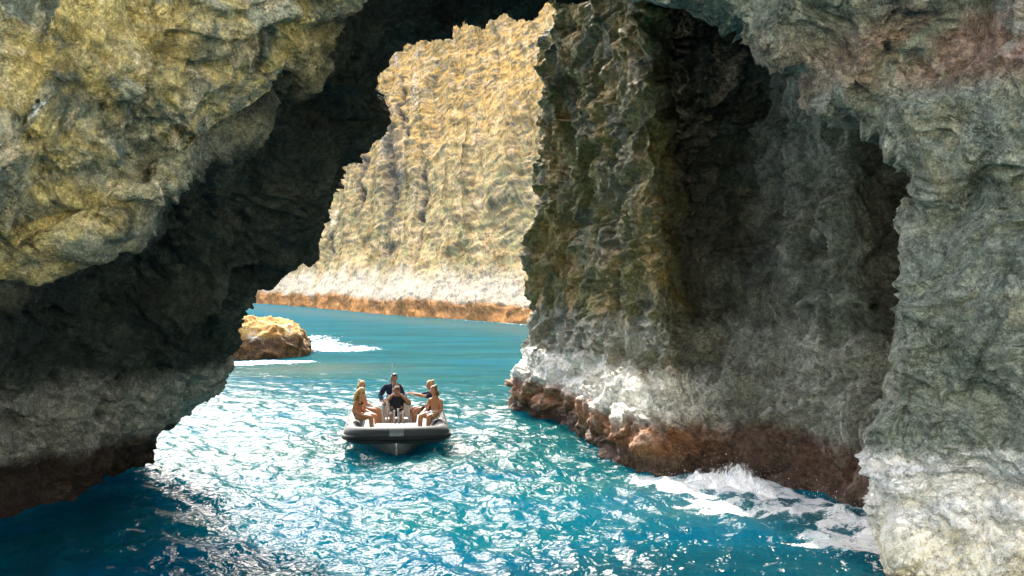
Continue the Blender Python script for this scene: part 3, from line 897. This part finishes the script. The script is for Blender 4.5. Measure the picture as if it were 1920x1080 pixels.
def person(label, loc, rz, pose, skin, hair, hairstyle, clothes, look=(0, 0), female=False, group="people aboard the inflatable boat"):
    J = dict(BASE); J.update(pose)
    J = {k: Vector(q) for k, q in J.items()}
    keys = [k for k in J if k != "head"]
    ix = {k: i for i, k in enumerate(keys)}
    me = bpy.data.meshes.new("tmp")
    me.from_pydata([J[k] for k in keys], [(ix[a], ix[b]) for a, b in BONES], [])
    o = bpy.data.objects.new("tmp", me); C.objects.link(o)
    md = o.modifiers.new("skin", 'SKIN'); md.branch_smoothing = .6
    sub = o.modifiers.new("sub", 'SUBSURF'); sub.levels = 2; sub.render_levels = 2
    for k in keys:
        r = RAD.get(k) or RAD[k[:2]]
        if female: r *= {"chest": .9, "sh": .82, "el": .85, "spine": .88, "neck": .88}.get(k[:2] if k[:2] in ("sh", "el") else k, 1)
        sv = me.skin_vertices[0].data[ix[k]]
        flatk = k in ("chest", "spine", "pelvis")
        r *= 1.12
        sv.radius = (r * 1.15, r * .9) if flatk else (r, r)
        sv.use_root = (k == "pelvis")
    dg = bpy.context.evaluated_depsgraph_get()
    body = bpy.data.meshes.new_from_object(o.evaluated_get(dg))
    bpy.data.objects.remove(o)
    V = [q.co.copy() for q in body.vertices]
    Fc = [tuple(p.vertices) for p in body.polygons]
    nb_ = len(V)
    Nn = [q.normal.copy() for q in body.vertices]
    mats = [0] * len(Fc)

    def add(v, f, mi):
        b = len(V); V.extend(Vector(q) for q in v); Fc.extend(tuple(b + i for i in q) for q in f); mats.extend([mi] * len(f))

    # hands: palm is the end of the arm, five unequal bent fingers
    for s2, sg in (("L", -1), ("R", 1)):
        d = (J["ha" + s2] - J["wr" + s2]).normalized()
        side = d.cross(Vector((0, 0, 1)))
        side = side.normalized() if side.length > .1 else Vector((1, 0, 0))
        dn = d.cross(side).normalized()
        if dn.z > 0: dn = -dn
        for k, (o_, ln) in enumerate(((-.027, .062), (-.009, .072), (.009, .068), (.026, .052))):
            b = J["ha" + s2] + d * .015 + side * o_
            pth = [b, b + d * ln * .5 + dn * .008, b + d * ln * .85 + dn * .028]
            v, f = sweep(pth, [.010, .009, .007], 6); add(v, f, 0)
        th = J["wr" + s2] + d * .03 + side * (-sg) * .028
        v, f = sweep([th, th + d * .03 + side * (-sg) * .022, th + d * .058 + side * (-sg) * .026 + dn * .01], [.012, .011, .008], 6); add(v, f, 0)
    # head
    yaw, pit = look
    R = Matrix.Rotation(yaw, 3, 'Z') @ Matrix.Rotation(pit, 3, 'X')
    hc = J["head"]
    hv, hf = [], []
    nu, nv2 = 20, 14
    for i in range(nv2 + 1):
        ph = math.pi * i / nv2
        for k in range(nu):
            a = 2 * math.pi * k / nu
            x, y, z = math.sin(ph) * math.sin(a), -math.sin(ph) * math.cos(a), math.cos(ph)
            wx, wy, wz = .074, .092, .112
            if z < -.1:
                wx *= 1 + .42 * (z + .1); wy *= 1 + .25 * (z + .1)
            px_, py_, pz_ = x * wx, y * wy, z * wz
            if y < -.6:
                fr = max(0, 1 - abs(x) * 5)
                if -.45 < z < .12: py_ -= .022 * fr * (1 - abs(z + .22) / .35 if abs(z + .22) < .35 else 0)
                if .02 < z < .25 and .2 < abs(x) < .6: py_ += .007
                if z < -.72: py_ -= .008
            hv.append(R @ Vector((px_, py_, pz_)) + hc)
    for i in range(nv2):
        for k in range(nu):
            hf.append((i * nu + k, i * nu + (k + 1) % nu, (i + 1) * nu + (k + 1) % nu, (i + 1) * nu + k))
    add(hv, [q[::-1] for q in hf], 0)
    for sx in (-1, 1):
        for (c_, r_, mi) in (((sx * .03, -.083, .008), (.013, .006, .007), 1), ((sx * .077, .005, -.008), (.012, .022, .032), 0)):
            vv, f2 = [], []
            for i in range(5):
                for k in range(8):
                    ph, a = math.pi * i / 4, 2 * math.pi * k / 8
                    vv.append(R @ Vector((c_[0] + r_[0] * math.sin(ph) * math.cos(a), c_[1] + r_[1] * math.sin(ph) * math.sin(a), c_[2] + r_[2] * math.cos(ph))) + hc)
            for i in range(4):
                for k in range(8): f2.append((i * 8 + k, i * 8 + (k + 1) % 8, (i + 1) * 8 + (k + 1) % 8, (i + 1) * 8 + k))
            add(vv, f2, mi)
    v, f = sweep([R @ Vector((x, -.086 + abs(x) * .25, -.058)) + hc for x in (-.025, -.01, .01, .025)], [.003, .006, .006, .003], 6); add(v, f, 2)
    m2 = bpy.data.meshes.new("person")
    m2.from_pydata(V, [], Fc)
    for q in (SKINS[skin], M_EYE, M_LIP): m2.materials.append(q)
    m2.polygons.foreach_set("material_index", mats)
    m2.polygons.foreach_set("use_smooth", [True] * len(Fc))
    p = bpy.data.objects.new("person", m2); C.objects.link(p)
    p.location = loc; p.scale = (1.08,) * 3; p.rotation_euler = (0, 0, rz + BR)
    tag(p, label, "person", group)
    # hair: a cap over the skull, open at the face, then locks
    v, f = [], []
    keep = {}
    for i in range(nv2 + 1):
        ph = math.pi * i / nv2
        for k in range(nu):
            a = 2 * math.pi * k / nu
            z = math.cos(ph); y = -math.sin(ph) * math.cos(a)
            lim = .45 if y < -.45 else (-.15 if y < .1 else -.72)
            wv = 1.13 + .05 * math.sin(k * 5.1 + i * 2.3)
            if z > lim:
                keep[(i, k)] = len(v)
                v.append(R @ Vector((math.sin(ph) * math.sin(a) * .076 * wv, y * .094 * wv, z * .115 * wv)) + hc)
    for i in range(nv2):
        for k in range(nu):
            q = [(i, k), (i + 1, k), (i + 1, (k + 1) % nu), (i, (k + 1) % nu)]
            if all(t in keep for t in q): f.append(tuple(keep[t] for t in q))
    def lock(pts, rr):
        b = len(v); vv, f2 = sweep([R @ Vector(t) + hc for t in pts], rr, 8)
        v.extend(vv); f.extend(tuple(b + i for i in q) for q in f2)
    if hairstyle == "long":
        for x in (-.06, -.03, 0, .03, .06):
            lock([(x, .05, .06), (x * 1.15, .095, -.04), (x * 1.2, .11, -.16), (x * 1.0, .10, -.30 - .03 * math.cos(x * 50))], [.035, .04, .036, .012])
        for sx in (-1, 1):
            lock([(sx * .06, -.02, .07), (sx * .088, -.01, -.03), (sx * .095, -.02, -.16), (sx * .085, -.05, -.27)], [.022, .028, .026, .01])
    elif hairstyle == "bun":
        lock([(0, .06, .07), (0, .085, .105), (0, .10, .13)], [.03, .042, .02])
        for x in (-.04, .0, .04): lock([(x, .08, 0), (x, .1, -.08), (x * .8, .09, -.16)], [.03, .03, .012])
    else:
        for k in range(9):
            a = k / 9 * math.pi * 2
            lock([(.045 * math.cos(a), .05 * math.sin(a), .10), (.06 * math.cos(a), .065 * math.sin(a), .118), (.075 * math.cos(a), .08 * math.sin(a), .11)], [.02, .018, .008])
    mesh_obj("hair", v, f, HAIR[hair], p)
    # clothes cut from the body's own surface
    for (cname, ccol, test, offs) in clothes:
        sel = [False] * nb_
        for i in range(nb_):
            q = V[i]
            bi = min(BONES, key=lambda e: seg_dist(q, J[e[0]], J[e[1]]))
            tt = bi[1]
            sel[i] = test(tt, q, J)
        mp, v, f = {}, [], []
        for fc in Fc[:len(body.polygons)]:
            if all(i < nb_ and sel[i] for i in fc):
                for i in fc:
                    if i not in mp: mp[i] = len(v); v.append(V[i] + Nn[i] * offs)
                f.append(tuple(mp[i] for i in fc))
        if f: mesh_obj(cname, v, f, CLOTH[ccol], p)
    return p


TORSO = ("spine", "chest", "neck")
def shirt(t, q, J): return t in TORSO + ("shL", "shR", "elL", "elR", "pelvis", "hiL", "hiR") and q.z < J["neck"].z + .03 and (q.z > J["pelvis"].z - .02)
def longshirt(t, q, J): return shirt(t, q, J) or t in ("wrL", "wrR")
def shorts(t, q, J): return (t in ("hiL", "hiR") or (t == "spine" and q.z < J["pelvis"].z + .1) or (t in ("knL", "knR") and (q - J["hi" + t[2]]).length < .30))
def bikini_top(t, q, J): return t in ("chest", "neck", "shL", "shR") and J["chest"].z - .075 < q.z < J["chest"].z + .015
def bikini_bottom(t, q, J): return t in ("hiL", "hiR") or (t == "spine" and q.z < J["pelvis"].z + .03)

def swimsuit(t, q, J): return t in ("spine", "chest", "neck", "hiL", "hiR") and q.z < J['chest'].z + .03

def at(x, y, z): return (BO.x + x * math.cos(BR) - y * math.sin(BR), BO.y + x * math.sin(BR) + y * math.cos(BR), z)

ZS = 0.70
person("woman with long blonde hair and dark bikini sitting nearest the bow on the left tube", at(-1.0, -1.05, ZS - .03), math.radians(62),
       dict(elL=(-.22, -.02, .22), wrL=(-.17, -.22, .14), haL=(-.13, -.29, .12), chest=(0, -.03, .41), neck=(0, -.07, .52), hb=(0, -.09, .57), head=(0, -.11, .65), shL=(-.15, -.05, .45), shR=(.15, -.05, .45)),
       0, "blonde", "long", [("bikini_top", "black", bikini_top, .007), ("bikini_bottom", "black", bikini_bottom, .007)], (math.radians(15), .2), True)
person("woman with blonde hair tied up sitting behind another woman on the left tube", at(-.96, .1, ZS), math.radians(70),
       dict(), 1, "blonde", "bun", [("swimsuit", "red", swimsuit, .007), ("shorts", "charcoal", shorts, .010)], (math.radians(-20), .1), True)
person("bearded man in black shirt steering behind the white console", at(-.10, 1.2, .81), 0,
       dict(chest=(-.03, -.08, .42), spine=(-.01, -.01, .27), neck=(.0, -.13, .53), hb=(.01, -.16, .58), head=(.02, -.19, .66), shL=(-.20, -.08, .46), shR=(.15, -.09, .47),
            elL=(-.33, -.20, .24), wrL=(-.28, -.42, .12), haL=(-.26, -.49, .10), elR=(.25, -.2, .24), wrR=(.12, -.42, .27), haR=(.08, -.48, .28)),
       2, "black", "short", [("shirt", "navy", longshirt, .014), ("shorts", "charcoal", shorts, .012)], (math.radians(18), .15))
person("man in black top on the front seat raising both hands to his face", at(.0, -.50, .66), 0,
       dict(elL=(-.30, -.15, .34), wrL=(-.14, -.27, .52), haL=(-.09, -.25, .58), elR=(.30, -.15, .34), wrR=(.14, -.27, .52), haR=(.09, -.25, .58), neck=(0, -.05, .53), hb=(0, -.08, .57), head=(0, -.11, .64)),
       2, "brown", "short", [("shirt", "black", shirt, .014), ("shorts", "black", shorts, .012)], (0, .45))
person("dark haired bare shouldered woman sitting nearest the bow on the right tube", at(1.0, -.95, ZS - .03), math.radians(-38),
       dict(shL=(-.15, -.02, .455), shR=(.15, -.02, .455), chest=(0, -.01, .42), neck=(0, -.04, .53), hb=(0, -.06, .585), head=(0, -.08, .665)),
       0, "brown", "bun", [("bikini_top", "white", bikini_top, .007), ("shorts", "white", shorts, .010)], (math.radians(-10), .1), True)
person("person in dark top pointing an arm to the left on the right tube", at(.92, .2, ZS - .02), math.radians(-75),
       dict(elL=(-.24, -.20, .42), wrL=(-.24, -.44, .47), haL=(-.24, -.52, .48), elR=(.24, -.22, .43), wrR=(.2, -.46, .49), haR=(.19, -.54, .50)),
       1, "blonde", "bun", [("shirt", "navy", shirt, .013), ("shorts", "charcoal", shorts, .012)], (math.radians(10), 0), True)
